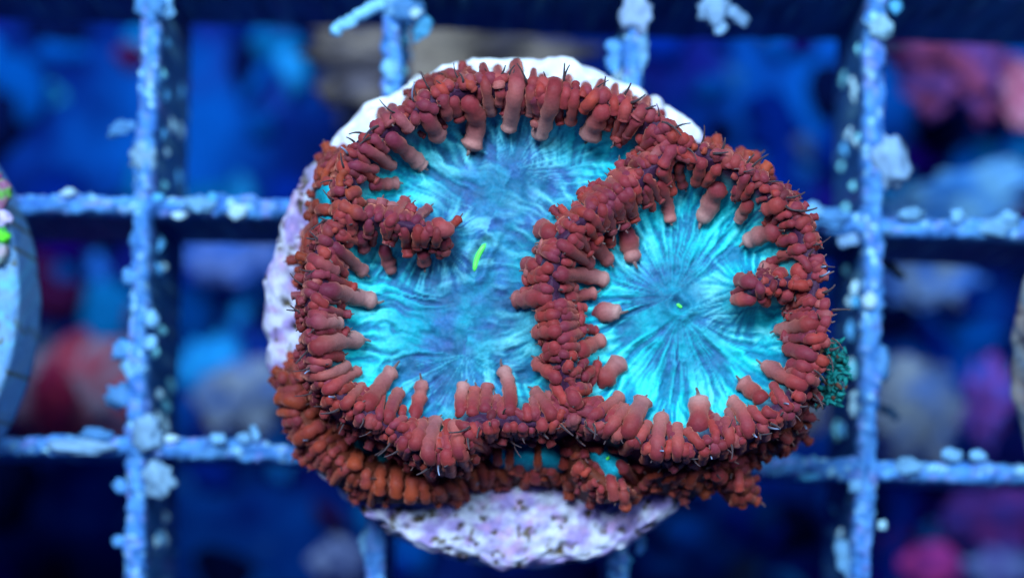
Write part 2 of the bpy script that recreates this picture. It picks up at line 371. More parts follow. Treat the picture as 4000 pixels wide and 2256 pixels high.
# ------------------------------------------------------------------ frag plugs
def plug(name, px, py, R, ztop, seed, palette, crusty, lit_rim=False):
    cx, cy = at(px, py, ztop)
    root = empty(name, (cx, cy, ztop - .55))
    nr, na = 120, 420
    rr = np.concatenate([np.linspace(0.02, R - .06, nr - 22), R - .06 + .06 * np.sin(np.linspace(0.05, math.pi / 2, 12)), np.full(10, R)])
    zz = np.concatenate([np.zeros(nr - 22), -.06 + .06 * np.cos(np.linspace(0.05, math.pi / 2, 12)), np.linspace(-.10, -.55, 10)])
    th = np.linspace(0, 2 * math.pi, na, endpoint=False)
    RR, TH = np.meshgrid(rr, th, indexing='ij'); ZZ = np.repeat(zz[:, None], na, 1)
    X, Y = RR * np.cos(TH), RR * np.sin(TH)
    big_ = fbm(X * 3.2 + seed, Y * 3.2, seed, 3) - .5; fine = fbm(X * 21, Y * 21 + ZZ * 14, seed + 5, 3) - .5
    pit = np.clip(fbm(X * 19 + 40, Y * 19 + ZZ * 9, seed + 8, 2) - .70, 0, 1)
    rimn = fbm(TH * 9 / 6.283 * 6, ZZ * 6 + 3, seed + 2, 3) - .5
    k = 1 + crusty * .075 * rimn * np.clip((RR - R * .7) / (R * .3), 0, 1) 
    X, Y = X * k, Y * k
    Z = ZZ + crusty * (.06 * big_ + .075 * fine - .5 * pit) * np.where(ZZ > -.3, 1, .3)
    t = fbm(X * 13 + 9, Y * 13 + ZZ * 6, seed + 12, 4)[..., None]; u = fbm(X * 16, Y * 16 + ZZ * 8, seed + 15, 3)[..., None]
    A, B_, Cc, D_ = [np.array(c) for c in palette]
    q = np.clip((t - .4) * 4, 0, 1); C = A * q + B_ * (1 - q)
    q = np.clip((u - .57) * 5, 0, 1) * .8; C = C * (1 - q) + Cc * q
    q = np.clip(pit[..., None] * 14 * crusty + np.clip(fbm(X * 21 + 70, Y * 21, seed + 33, 3)[..., None] - .68, 0, 1) * 9, 0, 1); C = C * (1 - q) + D_ * q
    if lit_rim:  # strong light on the upper rim, painted near-white into the crust colour
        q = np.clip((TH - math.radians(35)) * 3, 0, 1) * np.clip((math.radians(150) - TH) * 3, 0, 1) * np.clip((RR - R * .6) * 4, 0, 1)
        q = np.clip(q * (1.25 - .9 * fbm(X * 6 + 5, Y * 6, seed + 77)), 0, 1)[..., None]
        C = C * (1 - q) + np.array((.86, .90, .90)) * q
    V = np.stack([X, Y, Z + .55], -1).reshape(-1, 3); C = C.reshape(-1, 3)
    ii = np.arange(nr * na).reshape(nr, na); nx_ = np.roll(ii, -1, 1)
    F = np.stack([ii[:-1], nx_[:-1], nx_[1:], ii[1:]], -1)[..., ::-1].reshape(-1, 4)
    F = F.tolist() + [ii[0].tolist(), ii[-1].tolist()[::-1]]
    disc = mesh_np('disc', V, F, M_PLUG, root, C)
    # stem that drops through a cell of the grid
    pts = [(0, 0, .04), (0, 0, -.3), (0, 0, -.8), (0, 0, -1.1)]
    V, F = tube_mesh(pts, [.46, .44, .40, .38], 40)
    mesh_np('stem', V, F, M_PLUG, root, np.array([B_ * .8] * len(V)))
    return root
PZ = 0.60
p_main = plug('frag_plug', 2026, 1213, 1.548, PZ, 4, [(.56, .56, .66), (.32, .24, .50), (.46, .27, .46), (.10, .07, .03)], 1.0, lit_rim=True)
tag(p_main, 'round plug crusted in white and lilac, carrying the red and cyan coral', 'coral plug')
p_left = plug('frag_plug', -952, 1150, 1.60, .52, 11, [(.17, .34, .56), (.13, .31, .58), (.14, .48, .70), (.12, .14, .10)], .16)
tag(p_left, 'smooth pale blue plug with a rounded rim, carrying green and pink growth', 'coral plug')
p_right = plug('frag_plug', 5062, 1400, 1.60, .45, 15, [(.42, .46, .46), (.36, .30, .28), (.30, .40, .50), (.04, .03, .06)], .7)
tag(p_right, 'greyish brown crusted plug with dark specks beyond the blue cell', 'coral plug')
# growth on the left plug
nc = empty('encrusting_coral', (*at(-60, 850, .55), .53))
tag(nc, 'small green and pink encrusting coral on the smooth pale blue plug', 'coral')
def nlump(px, py, r, r2, col, col2):
    z = .56; x, y = at(px - 8, py, z); V, F = lump_mesh(r * K, r2 * K, r * K * .6, rnd.uniform(0, 40), .4, 3, 2.2)
    t = np.clip((fbm(V[:, 0] * 16 + 3, V[:, 1] * 16, 6) - .4) * 5, 0, 1)[:, None]
    o = mesh_np('lobe', V, F, M_FLESH, nc, np.array(col) * t + np.array(col2) * (1 - t))
    o.location = (x - nc.location.x, y - nc.location.y, z - nc.location.z)
nlump(0, 760, 48, 60, (.10, .40, .05), (.30, .12, .22)); nlump(15, 855, 40, 34, (.62, .50, .72), (.45, .4, .7))
nlump(5, 925, 42, 36, (.14, .80, .03), (.05, .3, .06)); nlump(-5, 985, 42, 50, (.50, .38, .45), (.2, .3, .3))
nlump(-60, 850, 70, 120, (.2, .3, .15), (.3, .2, .3)); nlump(-10, 690, 25, 20, (.25, .04, .2), (.1, .3, .1))

# ------------------------------------------------------------------ coral colony: height of the flesh
U = 4000 / 2576.0
def P25(l, z): return np.array([at(a * U, c * U, z) for a, c in l])
CZ = 1.25
J0, J1 = (1690, 372), (1440, 1042)
Lper = [J0, (1645, 328), (1575, 288), (1500, 264), (1420, 248), (1330, 236), (1250, 224), (1180, 232), (1110, 254), (1050, 286), (980, 326), (928, 370), (888, 420),
        (872, 480), (880, 540), (845, 595), (815, 660), (806, 740), (806, 820), (806, 900), (822, 960), (866, 1015), (960, 1058), (1035, 1112), (1090, 1142), (1148, 1130), (1192, 1064),
        (1280, 1056), (1390, 1054), J1]
Rper = [J0, (1760, 398), (1830, 424), (1900, 464), (1962, 512), (2004, 570), (2028, 640), (2042, 720), (2047, 800), (2042, 885), (2018, 960), (1978, 1022), (1886, 1080),
        (1770, 1118), (1660, 1126), (1580, 1084), (1500, 1060), J1]
Div = [J0, (1650, 420), (1600, 465), (1530, 510), (1470, 555), (1420, 610), (1390, 670), (1385, 740), (1400, 810), (1415, 880), (1430, 950), J1]
Lnotch = [(865, 548), (960, 562), (1040, 578), (1100, 590)]
Rnotch = [(2042, 722), (1960, 718), (1895, 728)]
Lper_w, Rper_w, Div_w = P25(Lper, CZ), P25(Rper, CZ), P25(Div, CZ)
Ln_w, Rn_w = P25(Lnotch, CZ), P25(Rnotch, CZ)
def dpoly(X, Y, pts, want_s=False):
    best = np.full(X.shape, 1e9); sb = np.zeros(X.shape); acc = 0.0
    for a, c in zip(pts[:-1], pts[1:]):
        d = c - a; L = math.hypot(*d) + 1e-9
        t = np.clip(((X - a[0]) * d[0] + (Y - a[1]) * d[1]) / L ** 2, 0, 1)
        dd = np.hypot(X - a[0] - t * d[0], Y - a[1] - t * d[1])
        sb = np.where(dd < best, acc + t * L, sb); best = np.minimum(best, dd); acc += L
    return (best, sb) if want_s else best
def inpoly(X, Y, pts):
    ins = np.zeros(X.shape, bool); j = len(pts) - 1
    for i in range(len(pts)):
        xi, yi = pts[i]; xj, yj = pts[j]
        c = ((yi > Y) != (yj > Y)) & (X < (xj - xi) * (Y - yi) / (yj - yi + 1e-12) + xi)
        ins ^= c; j = i
    return ins
Lpoly = np.vstack([Lper_w, Div_w[::-1]]); Rpoly = np.vstack([Rper_w, Div_w[::-1]])
ST = 0.009
x0, y0, x1, y1 = -1.75, 0.20, 1.75, 3.10
gx = np.arange(x0, x1, ST); gy = np.arange(y0, y1, ST)
X, Y = np.meshgrid(gx, gy)
dper = np.minimum(dpoly(X, Y, Lper_w), dpoly(X, Y, Rper_w)); ddiv = dpoly(X, Y, Div_w)
dn = np.minimum(dpoly(X, Y, Ln_w), dpoly(X, Y, Rn_w))
inL, inR = inpoly(X, Y, Lpoly), inpoly(X, Y, Rpoly); ins = inL | inR
crest_z = 1.36 + .10 * (fbm(X * 2.5, Y * 2.5, 2) - .5) - .10 * np.clip((1.0 - Y) / .6, 0, 1)
dcr = np.minimum(np.minimum(dper, ddiv), dn * 1.25)
# flow coordinate round each polyp's mouth line, for the radial folds
def flow(axis, sgn):
    A = P25(axis, 1.05); d, s = dpoly(X, Y, A, True)
    tot = sum(math.hypot(*(c - a)) for a, c in zip(A[:-1], A[1:]))
    e0 = A[1] - A[0]; e1 = A[-1] - A[-2]
    side = np.zeros(X.shape); ang = np.zeros(X.shape); acc = 0
    best = np.full(X.shape, 1e9)
    for a, c in zip(A[:-1], A[1:]):
        v = c - a; L = math.hypot(*v); t = np.clip(((X - a[0]) * v[0] + (Y - a[1]) * v[1]) / L ** 2, 0, 1)
        px_, py_ = X - a[0] - t * v[0], Y - a[1] - t * v[1]; dd = np.hypot(px_, py_)
        m_ = dd < best; best = np.where(m_, dd, best)
        ang = np.where(m_, np.arctan2(v[0] * py_ - v[1] * px_, v[0] * px_ + v[1] * py_), ang)
    return d, ang, s
dL, aL, sL = flow([(1290, 430), (1240, 540), (1205, 650), (1185, 760), (1170, 890)], 1)
dR, aR, sR = flow([(1690, 745), (1712, 785)], 1)
d_ax = np.where(inR, dR, dL); a_ax = np.where(inR, aR, aL); s_ax = np.where(inR, sR, sL)
warp = .25 * (fbm(X * 4, Y * 4, 60) - .5)
uu = a_ax * 1.0 + np.where(inR, 0, np.sign(a_ax) * -1.0 * s_ax * 1.2) + warp
st1 = vn(uu * 15, d_ax * 2.6, 71); st2 = vn(uu * 34, d_ax * 4.5 + 9, 72); st3 = vn(uu * 60, d_ax * 7 + 4, 73)
streak = .5 * st1 + .32 * st2 + .18 * st3
dl_, sl_ = dpoly(X, Y, np.vstack([Lper_w, Div_w[::-1]]), True); dr_, sr_ = dpoly(X, Y, np.vstack([Rper_w, Div_w[::-1]]), True)
dnl, snl = dpoly(X, Y, Ln_w, True); dnr, snr = dpoly(X, Y, Rn_w, True)
sL_ = np.where(dnl < dl_, 40 + snl + .35 * np.arctan2(Y - Ln_w[-1][1], X - Ln_w[-1][0]), sl_)
sR_ = np.where(dnr < dr_, 60 + snr + .35 * np.arctan2(Y - Rn_w[-1][1], X - Rn_w[-1][0]), sr_)
uc = np.where(inR, sR_, sL_) + .10 * (fbm(X * 5, Y * 5, 61) - .5) + .03 * (fbm(X * 17, Y * 17, 62) - .5)
stc = .34 * vn(uc * 17, dcr * 2.4, 74) + .36 * vn(uc * 36, dcr * 4 + 5, 75) + .30 * vn(uc * 62, dcr * 6 + 2, 76)
wc_ = np.clip((.46 - dcr) / .16, 0, 1)
streak = (.45 * streak + .55 * stc) * wc_ + streak * (1 - wc_)
streak = .5 + (streak - .5) * 1.25
disc_z = 1.00 + .05 * np.clip(1 - d_ax / .35, 0, 1) + .03 * (fbm(X * 3, Y * 3, 44) - .5)
prof = np.exp(-(dcr / .135) ** 2)
h_in = disc_z + (crest_z - disc_z) * prof + .065 * (streak - .5) * np.clip(1 - prof * 1.1, 0.1, 1) * np.clip(d_ax / .25, .25, 1)
dmo = np.minimum(dpoly(X, Y, P25([(1222, 612), (1202, 645), (1193, 683)], 1.05)), dpoly(X, Y, P25([(1703, 764), (1716, 773)], 1.05)))
h_in += .030 * np.exp(-((dmo - .055) / .028) ** 2) - .035 * np.exp(-(dmo / .03) ** 2)
h_in += .03 * (fbm(X * 22, Y * 22, 81) - .5)
h_out = crest_z - 26.0 * np.maximum(dper - .03, 0) ** 1.75
H = np.where(ins, h_in, h_out)
dip = np.exp(-((dL / .03) ** 2)) * 0
# lower tiers
LOW = [  # polyline (2576 px), crest height, half width, kind
 ([(742, 962), (752, 1030), (800, 1110), (880, 1175), (960, 1215), (1050, 1228), (1110, 1205)], .86, .20, 'o'),
 ([(1160, 1182), (1290, 1178), (1400, 1182)], .78, .13, 'o'),
 ([(1420, 1075), (1455, 1130), (1470, 1180), (1530, 1222), (1560, 1240)], .98, .13, 'o'),
 ([(1580, 1110), (1650, 1180), (1740, 1190), (1800, 1170)], .95, .13, 'o'),
 ([(1790, 1190), (1850, 1170), (1870, 1230)], .86, .12, 'o'),
 ([(1900, 1110), (1990, 1070), (2050, 1000)], .98, .12, 'o'),
 ([(2062, 860), (2090, 930), (2070, 990)], .92, .10, 't'),
 ([(2060, 640), (2078, 720), (2076, 790)], 1.02, .09, 'o'),
 ([(1760, 375), (1830, 395), (1910, 440)], 1.05, .07, 'o'),
 ([(840, 400), (818, 440), (812, 500), (806, 560), (790, 620), (778, 670)], .98, .08, 'o'),
 ([(832, 470), (828, 545)], 1.14, .12, 'c'),
 ([(1060, 225), (1110, 205), (1170, 195)], .95, .07, 'o'),
 ([(830, 1060), (900, 1130), (960, 1160)], .70, .12, 'c'),
 ([(1270, 1132), (1330, 1142), (1390, 1146)], .92, .17, 'c'),
 ([(1510, 1140), (1545, 1178)], 1.0, .15, 'c'), ([(1690, 1210), (1740, 1230)], .68, .12, 'o'),
]
lowk = np.zeros(X.shape, int)
for pl, cz, hw, kd in LOW:
    w_ = P25(pl, cz); d = dpoly(X, Y, w_)
    hl = cz - 0.35 * (d / hw) ** 2 * hw / .15
    mm = hl > H; H = np.where(mm, hl, H); lowk = np.where(mm, {'o': 1, 't': 2, 'c': 3}[kd], lowk)
H += .012 * (fbm(X * 22, Y * 22, 91) - .5)
PCX, PCY = at(2026, 1213, PZ)
rpl = np.hypot(X - PCX, Y - PCY)
cut = np.where(rpl < 1.53, PZ - .03, PZ + .02)
keep = H > cut
# pigment
def col(*c): return np.array(c, float)
cy_hi, cy, cy_pale, ctr, vio, purp, oran = col(.004, .74, .72), col(.003, .30, .44), col(.26, .82, .86), col(.028, .11, .22), col(.07, .11, .42), col(.055, .016, .042), col(.26, .055, .03)
n4 = fbm(X * 5, Y * 5, 31)
cen = np.clip(1.35 - d_ax / np.where(inR, .42, .54), 0, 1) * .95
cen = np.clip(cen + (n4 - .5) * .9, 0, 1)[..., None]
sk = np.clip(.52 + (streak - .5) * 5.0 * np.clip(d_ax / .32, .18, 1) + .9 * (fbm(X * 11, Y * 11, 55) - .5), 0, 1)[..., None]
edge = np.exp(-(dcr / .42) ** 2)[..., None]
C = (cy * (.45 + .35 * edge) + ctr * (.55 - .35 * edge)) * (1 - sk) + cy_hi * sk
Cc_ = (ctr * (1 - sk) + (cy * .5 + ctr * .5) * sk); v_ = np.clip((fbm(X * 8 + 3, Y * 8, 37) - .48) * 4, 0, 1)[..., None] * .4
Cc_ = Cc_ * (1 - v_) + vio * v_
C = C * (1 - cen) + Cc_ * cen
rimk = (np.exp(-((dcr - .24) / .15) ** 2) * np.clip((streak - .48) * 6, 0, 1) * np.clip(1.6 * fbm(X * 6, Y * 6, 39) - .2, 0, 1))[..., None]
rimk = np.clip(rimk * 1.1, 0, 1)
C = C * (1 - rimk * .6) + cy_pale * rimk * .6
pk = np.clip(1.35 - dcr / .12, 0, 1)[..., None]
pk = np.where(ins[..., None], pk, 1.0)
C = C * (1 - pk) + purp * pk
C[lowk == 1] = oran * .55; C[lowk == 2] = col(.02, .36, .30); C[lowk == 3] = (col(.010, .34, .42) * (1 + 1.2 * (fbm(X * 9, Y * 9, 19) - .5))[..., None])[lowk == 3]
C *= .92 * (1 + .25 * (fbm(X * 30, Y * 30, 99) - .5))[..., None]
HF = H.copy()
def hz(x, y):
    i = np.clip((y - y0) / ST, 0, len(gy) - 2); j = np.clip((x - x0) / ST, 0, len(gx) - 2)
    i0, j0 = int(i), int(j); fi, fj = i - i0, j - j0
    v = HF[i0, j0] * (1 - fi) * (1 - fj) + HF[i0 + 1, j0] * fi * (1 - fj) + HF[i0, j0 + 1] * (1 - fi) * fj + HF[i0 + 1, j0 + 1] * fi * fj
    return max(v, PZ)

coral = empty('coral_colony', (PCX, PCY, PZ))
tag(coral, 'coral colony with two cyan polyps ringed by rust red tentacles on a lilac crusted plug', 'coral')
def sub(name, mask, label=None):
    fk = keep[:-1, :-1] & keep[:-1, 1:] & keep[1:, 1:] & keep[1:, :-1] & mask[:-1, :-1]
    ii = np.arange(X.size).reshape(X.shape)
    F = np.stack([ii[:-1, :-1], ii[:-1, 1:], ii[1:, 1:], ii[1:, :-1]], -1)[fk]
    used, inv = np.unique(F, return_inverse=True)
    V = np.stack([X - PCX, Y - PCY, H - PZ], -1).reshape(-1, 3)[used]
    o = mesh_np(name, V, inv.reshape(-1, 4), M_FLESH, coral, C.reshape(-1, 3)[used])
    if label: o['label'] = label
    return o
oralL = sub('oral_disc', inL & (lowk == 0), 'larger two lobed cyan oral disc with a long green mouth')
oralR = sub('oral_disc', inR & (lowk == 0), 'smaller round cyan oral disc with a tiny green mouth')
skirt = sub('tissue_skirt', ~((inL | inR) & (lowk == 0)))

# ------------------------------------------------------------------ tentacles
CR = {'A': (1100, 180, 1000), 'B': (1900, 200, 1000), 'C': (1100, 700, 1000), 'D': (1950, 700, 1000), 'E': (1000, 1250, 1000), 'F': (1700, 1250, 1000),
      'G': (2300, 1200, 1000), 'H': (1200, 1692, 1400), 'I': (2500, 500, 800), 'J': (2700, 850, 600), 'K': (1050, 480, 600), 'L': (1050, 780, 600),
      'M': (2200, 1560, 800), 'N': (1500, 1500, 800), 'O': (1000, 1400, 800), 'P': (2000, 480, 700)}
# each: x, y from the crest (and a bend) to the tip, width, paleness of the tip
T = {
'A': [(2030, 300, 2110, 690, 115, .7), (2170, 240, 2190, 430, 100, .3), (2360, 290, 2350, 500, 2280, 870, 150, .85), (2510, 370, 2500, 700, 90, .5),
      (1840, 500, 1960, 740, 1890, 1050, 190, .6), (1870, 500, 2020, 640, 100, .9), (1430, 640, 1600, 960, 160, .8), (1370, 570, 1560, 650, 110, 0), (1610, 490, 1680, 730, 120, .2),
      (1060, 880, 1440, 1230, 150, .8), (1120, 660, 1290, 840, 110, .3), (990, 670, 1110, 790, 120, .1), (800, 1010, 930, 1080, 1140, 1230, 120, .4), (900, 900, 1060, 1060, 100, .1),
      (680, 1190, 970, 1240, 100, .1), (870, 1400, 1190, 1380, 120, .6), (1440, 400, 1370, 390, 110, 0), (1640, 400, 1560, 320, 110, -.2), (1740, 290, 1660, 250, 120, -.2), (1820, 310, 1950, 450, 85, -.2),
      (1330, 660, 1360, 790, 100, .1), (1250, 590, 1330, 480, 80, 0)],
'B': [(690, 330, 640, 560, 510, 890, 160, .85), (820, 300, 780, 560, 95, 0), (900, 400, 840, 730, 110, .2), (1140, 400, 960, 600, 110, -.1), (1190, 560, 1110, 700, 1020, 900, 180, .85),
      (1280, 400, 1290, 640, 90, 0), (1420, 430, 1390, 690, 110, .1), (1600, 540, 1500, 680, 120, .1), (470, 290, 430, 640, 90, .4), (1780, 620, 1660, 640, 90, 0), (560, 300, 530, 480, 90, 0),
      (1000, 360, 960, 460, 80, 0), (1500, 470, 1480, 560, 80, 0), (240, 200, 230, 260, 80, 0), (110, 170, 130, 330, 100, 0)],
'C': [(1080, 440, 1150, 350, 1260, 200, 110, .1), (1330, 430, 1500, 270, 100, .1), (960, 400, 1060, 240, 80, .1), (1430, 690, 1440, 880, 130, .4), (1560, 430, 1680, 540, 160, .2), (1640, 600, 1700, 680, 90, .1),
      (1480, 440, 1500, 570, 75, 0), (1580, 690, 1600, 780, 90, -.1), (420, 1110, 600, 1150, 960, 1240, 165, .85), (300, 1160, 460, 1290, 95, 0), (290, 1350, 540, 1420, 120, .3), (1300, 640, 1320, 740, 90, -.1),
      (1180, 400, 1240, 330, 70, 0), (1240, 590, 1200, 520, 80, 0)],
'D': [(1280, 480, 1310, 650, 1360, 830, 185, .55), (1090, 530, 1130, 680, 110, .1), (970, 490, 1000, 560, 100, 0), (900, 600, 1010, 720, 1130, 860, 140, .4), (610, 640, 940, 870, 130, .2), (720, 580, 810, 670, 110, 0),
      (560, 560, 400, 490, 170, .3), (440, 720, 350, 710, 80, .1), (400, 870, 260, 850, 130, .25), (580, 960, 800, 960, 1110, 1020, 150, .65), (480, 980, 300, 1010, 100, 0), (620, 1100, 760, 1070, 85, 0),
      (660, 1200, 980, 1140, 120, .4), (500, 1190, 150, 1210, 170, .35), (950, 1330, 1220, 1340, 185, .95), (800, 1290, 870, 1290, 100, .1), (590, 1350, 380, 1390, 110, 0), (640, 820, 740, 850, 85, 0),
      (860, 580, 880, 600, 90, 0), (700, 480, 860, 520, 80, 0)],
'E': [(540, 10, 850, 30, 145, .7), (600, 290, 740, 230, 1090, 200, 165, .85), (470, 210, 560, 120, 100, 0), (520, 400, 760, 430, 85, .2), (500, 550, 700, 550, 940, 440, 110, .5), (690, 720, 1050, 490, 115, .4),
      (880, 870, 960, 780, 1090, 640, 110, .3), (1110, 870, 1210, 720, 1390, 480, 160, .5), (1320, 1020, 1370, 860, 1460, 700, 120, .3), (1580, 1000, 1650, 780, 1660, 600, 135, .45), (1000, 930, 1070, 830, 90, 0),
      (1590, 1290, 1690, 1010, 130, .25), (1760, 1420, 1730, 1230, 1840, 980, 145, .5), (2050, 1370, 1990, 1010, 130, .3), (2070, 960, 2060, 800, 2110, 620, 125, .7), (1460, 960, 1480, 870, 80, 0),
      # lower tier at the left
      (470, 830, 230, 780, 150, -.3), (420, 930, 240, 930, 95, -.3), (450, 1010, 290, 1030, 100, -.2), (660, 1060, 530, 1130, 400, 1230, 140, -.2), (690, 1230, 560, 1330, 110, -.2), (830, 1290, 740, 1360, 85, -.2),
      (1020, 1320, 1010, 1420, 130, -.3), (300, 540, 250, 620, 120, -.3), (400, 430, 460, 620, 95, -.3), (340, 330, 370, 440, 90, -.2), (880, 1040, 960, 1070, 80, -.1), (1090, 1110, 1160, 1120, 100, -.2), (1220, 1160, 1320, 1170, 80, -.1), (1240, 1250, 1400, 1290, 85, -.1)],
'F': [(370, 960, 410, 660, 120, .2), (500, 930, 530, 630, 120, .3), (310, 900, 290, 800, 80, .1), (610, 920, 620, 800, 75, 0), (740, 960, 745, 690, 670, 460, 135, .65), (940, 1000, 920, 850, 95, 0), (1190, 980, 1110, 850, 990, 700, 140, .35),
      (600, 1020, 590, 1170, 90, 0), (720, 1050, 740, 1150, 85, 0), (790, 1040, 790, 1130, 80, 0), (880, 1050, 880, 1170, 100, 0), (960, 1080, 990, 1150, 75, 0), (500, 1210, 740, 1260, 90, -.1), (850, 1215, 940, 1215, 65, -.1),
      (300, 1120, 560, 1290, 100, 0), (320, 1210, 560, 1330, 85, 0), (190, 1150, 290, 1400, 120, .1), (1250, 110, 990, 130, 135, .2), (1260, 600, 1130, 510, 1000, 380, 140, .2), (1250, 260, 1100, 290, 110, 0),
      (1450, 80, 1640, 100, 90, 0), (1430, 330, 1540, 260, 1720, 190, 150, .4), (1650, 650, 1760, 530, 1900, 380, 180, .6), (1560, 660, 1640, 400, 90, 0), (1470, 590, 1580, 490, 110, 0), (1440, 480, 1510, 400, 90, 0),
      (1550, 990, 1890, 750, 120, .4), (1700, 1160, 1920, 870, 120, .25), (1940, 1140, 2010, 980, 2110, 780, 165, .65), (2010, 1270, 2150, 1030, 100, .2), (2240, 1400, 2240, 1180, 2290, 930, 140, .4), (2330, 1390, 2370, 1200, 75, 0),
      (2440, 1390, 2440, 1040, 120, .3), (1340, 700, 1450, 880, 140, 0), (1180, 640, 1340, 840, 110, 0), (1500, 880, 1640, 800, 100, 0), (1420, 900, 1300, 800, 90, 0), (1230, 1000, 1290, 900, 80, 0), (1240, 1110, 1280, 1040, 90, -.1),
      (1600, 1090, 1700, 1040, 90, .1), (1320, 520, 1360, 400, 100, 0), (1350, 320, 1420, 390, 90, 0), (1290, 180, 1400, 200, 90, 0)],
'G': [(1100, 1250, 1110, 1060, 1100, 880, 215, .7), (1150, 1400, 970, 1230, 100, .1), (1280, 1370, 1290, 1230, 80, 0), (1420, 1390, 1410, 1250, 1360, 1110, 110, .15), (1620, 1290, 1560, 1080, 1420, 920, 140, .5), (1530, 1290, 1500, 1190, 75, 0),
      (1780, 1160, 1610, 1010, 100, .1), (1780, 950, 1520, 730, 160, .45), (2030, 1030, 1940, 900, 1840, 760, 100, .1), (1900, 960, 1850, 860, 80, 0), (2160, 780, 1980, 700, 1740, 570, 150, .5), (2240, 600, 2020, 570, 120, 0),
      (2270, 480, 2120, 450, 1960, 390, 145, .1), (2290, 150, 2120, 190, 1870, 240, 150, .55), (2380, 300, 2170, 330, 110, 0), (2160, 920, 2050, 860, 110, 0), (1880, 1090, 1750, 1030, 100, 0), (2330, 380, 2250, 400, 90, 0), (1180, 1300, 1210, 1380, 90, 0)],
'H': [(350, 150, 335, 270, 105, -.3), (430, 260, 420, 400, 72, -.3), (530, 235, 520, 440, 80, -.3), (650, 260, 640, 460, 100, -.3), (760, 310, 740, 500, 100, -.3), (830, 330, 855, 500, 72, -.3), (250, 170, 225, 230, 62, -.2), (930, 380, 980, 470, 70, -.4),
      (1640, 260, 1650, 350, 85, -.1), (1740, 250, 1800, 350, 70, -.1), (1830, 170, 1860, 260, 80, -.1), (1900, 130, 1830, 120, 70, 0), (1960, 210, 1920, 300, 70, -.1), (1480, 240, 1470, 290, 60, -.3), (1100, 350, 1140, 420, 60, -.4), (1250, 360, 1280, 420, 60, -.4)],
'I': [(1020, 690, 930, 860, 760, 1200, 220, .85), (1400, 890, 1220, 1190, 150, .85), (1430, 700, 1300, 900, 105, 0), (1220, 720, 1190, 920, 100, 0), (1010, 470, 800, 710, 130, .1), (790, 390, 750, 550, 700, 740, 145, .1), (530, 400, 500, 560, 570, 770, 125, .1),
      (640, 330, 640, 510, 95, 0), (390, 570, 410, 780, 75, 0), (240, 640, 330, 900, 390, 1200, 150, .5), (90, 700, 160, 1040, 105, 0), (1830, 930, 1560, 1030, 190, .1), (1910, 1080, 1700, 1110, 100, 0), (1960, 1190, 1760, 1230, 95, 0),
      (1320, 540, 1250, 520, 120, -.1), (1220, 620, 1150, 590, 90, -.2), (1130, 440, 1090, 500, 90, -.2), (700, 240, 650, 230, 90, -.2), (820, 290, 780, 280, 80, -.3), (1000, 330, 950, 300, 70, -.2), (1620, 750, 1500, 780, 110, 0), (1750, 800, 1660, 850, 110, 0)],
'J': [(1500, 220, 1250, 260, 870, 430, 290, .95), (1760, 330, 1450, 420, 200, 0), (1920, 500, 1650, 560, 170, 0), (1980, 900, 1800, 640, 1450, 630, 130, .1), (1440, 860, 1130, 820, 220, .55), (1540, 900, 1440, 990, 200, 0), (1070, 1100, 760, 1040, 230, .3),
      (1260, 1060, 1190, 1060, 150, .1), (1920, 960, 1730, 850, 250, 0), (1260, 1190, 1320, 1270, 120, 0), (1060, 1340, 700, 1370, 250, .45), (1280, 1420, 1170, 1340, 180, 0), (1700, 1210, 1480, 1400, 200, .1), (1460, 1200, 1430, 1290, 130, 0), (1920, 1220, 1780, 1350, 150, 0),
      (2080, 1380, 1900, 1440, 180, 0), (1760, 1060, 1740, 1010, 150, -.1), (1560, 1110, 1500, 1060, 120, 0), (2000, 1050, 1960, 1150, 110, -.1), (2200, 720, 2190, 800, 100, -.3), (2240, 1180, 2220, 1280, 100, -.3)],
'K': [(1080, 530, 850, 720, 800, 950, 110, -.3), (1250, 520, 1020, 720, 940, 960, 120, -.3), (1270, 620, 1090, 840, 125, -.2), (1310, 760, 1210, 900, 1190, 1090, 130, -.3), (1500, 1130, 1290, 1220, 200, -.3), (1590, 1340, 1400, 1310, 160, -.2), (1370, 960, 1310, 1060, 120, -.1), (1600, 900, 1480, 960, 150, -.1)],
'L': [(1600, 270, 1180, 80, 210, -.2), (1260, 380, 1150, 270, 130, -.2), (1000, 570, 960, 420, 160, -.2), (850, 640, 700, 770, 75, -.1), (580, 520, 590, 680, 130, -.4), (560, 740, 560, 1060, 130, -.5), (1210, 520, 1370, 790, 150, -.1), (1550, 500, 1550, 680, 1660, 890, 215, .2),
      (1770, 500, 1740, 760, 120, -.1), (1930, 760, 1980, 960, 2080, 1250, 205, .3), (1080, 760, 1330, 980, 1640, 1260, 210, .6), (850, 790, 1010, 990, 180, -.1), (710, 980, 900, 1080, 1160, 1230, 195, .3), (660, 1270, 1020, 1240, 150, 0), (1110, 530, 1080, 480, 110, -.2)],
'M': [(160, 480, 500, 640, 140, -.1), (600, 600, 700, 640, 130, -.1), (700, 800, 800, 920, 900, 1050, 145, -.1), (870, 790, 1010, 900, 120, -.1), (590, 950, 650, 1270, 140, .1), (470, 1080, 480, 1280, 100, .2), (720, 990, 770, 1150, 90, .1), (360, 1120, 400, 1210, 95, .2),
      (1600, 760, 1680, 830, 130, -.2), (1950, 780, 1850, 840, 150, 0), (2120, 820, 2330, 720, 120, .1), (1830, 940, 1770, 970, 100, -.1), (1900, 910, 2010, 1000, 170, 0), (2210, 890, 2220, 1170, 120, -.1), (1060, 980, 1250, 930, 85, -.2), (1260, 1040, 1420, 960, 80, -.2), (1950, 1100, 2030, 1190, 90, -.2),
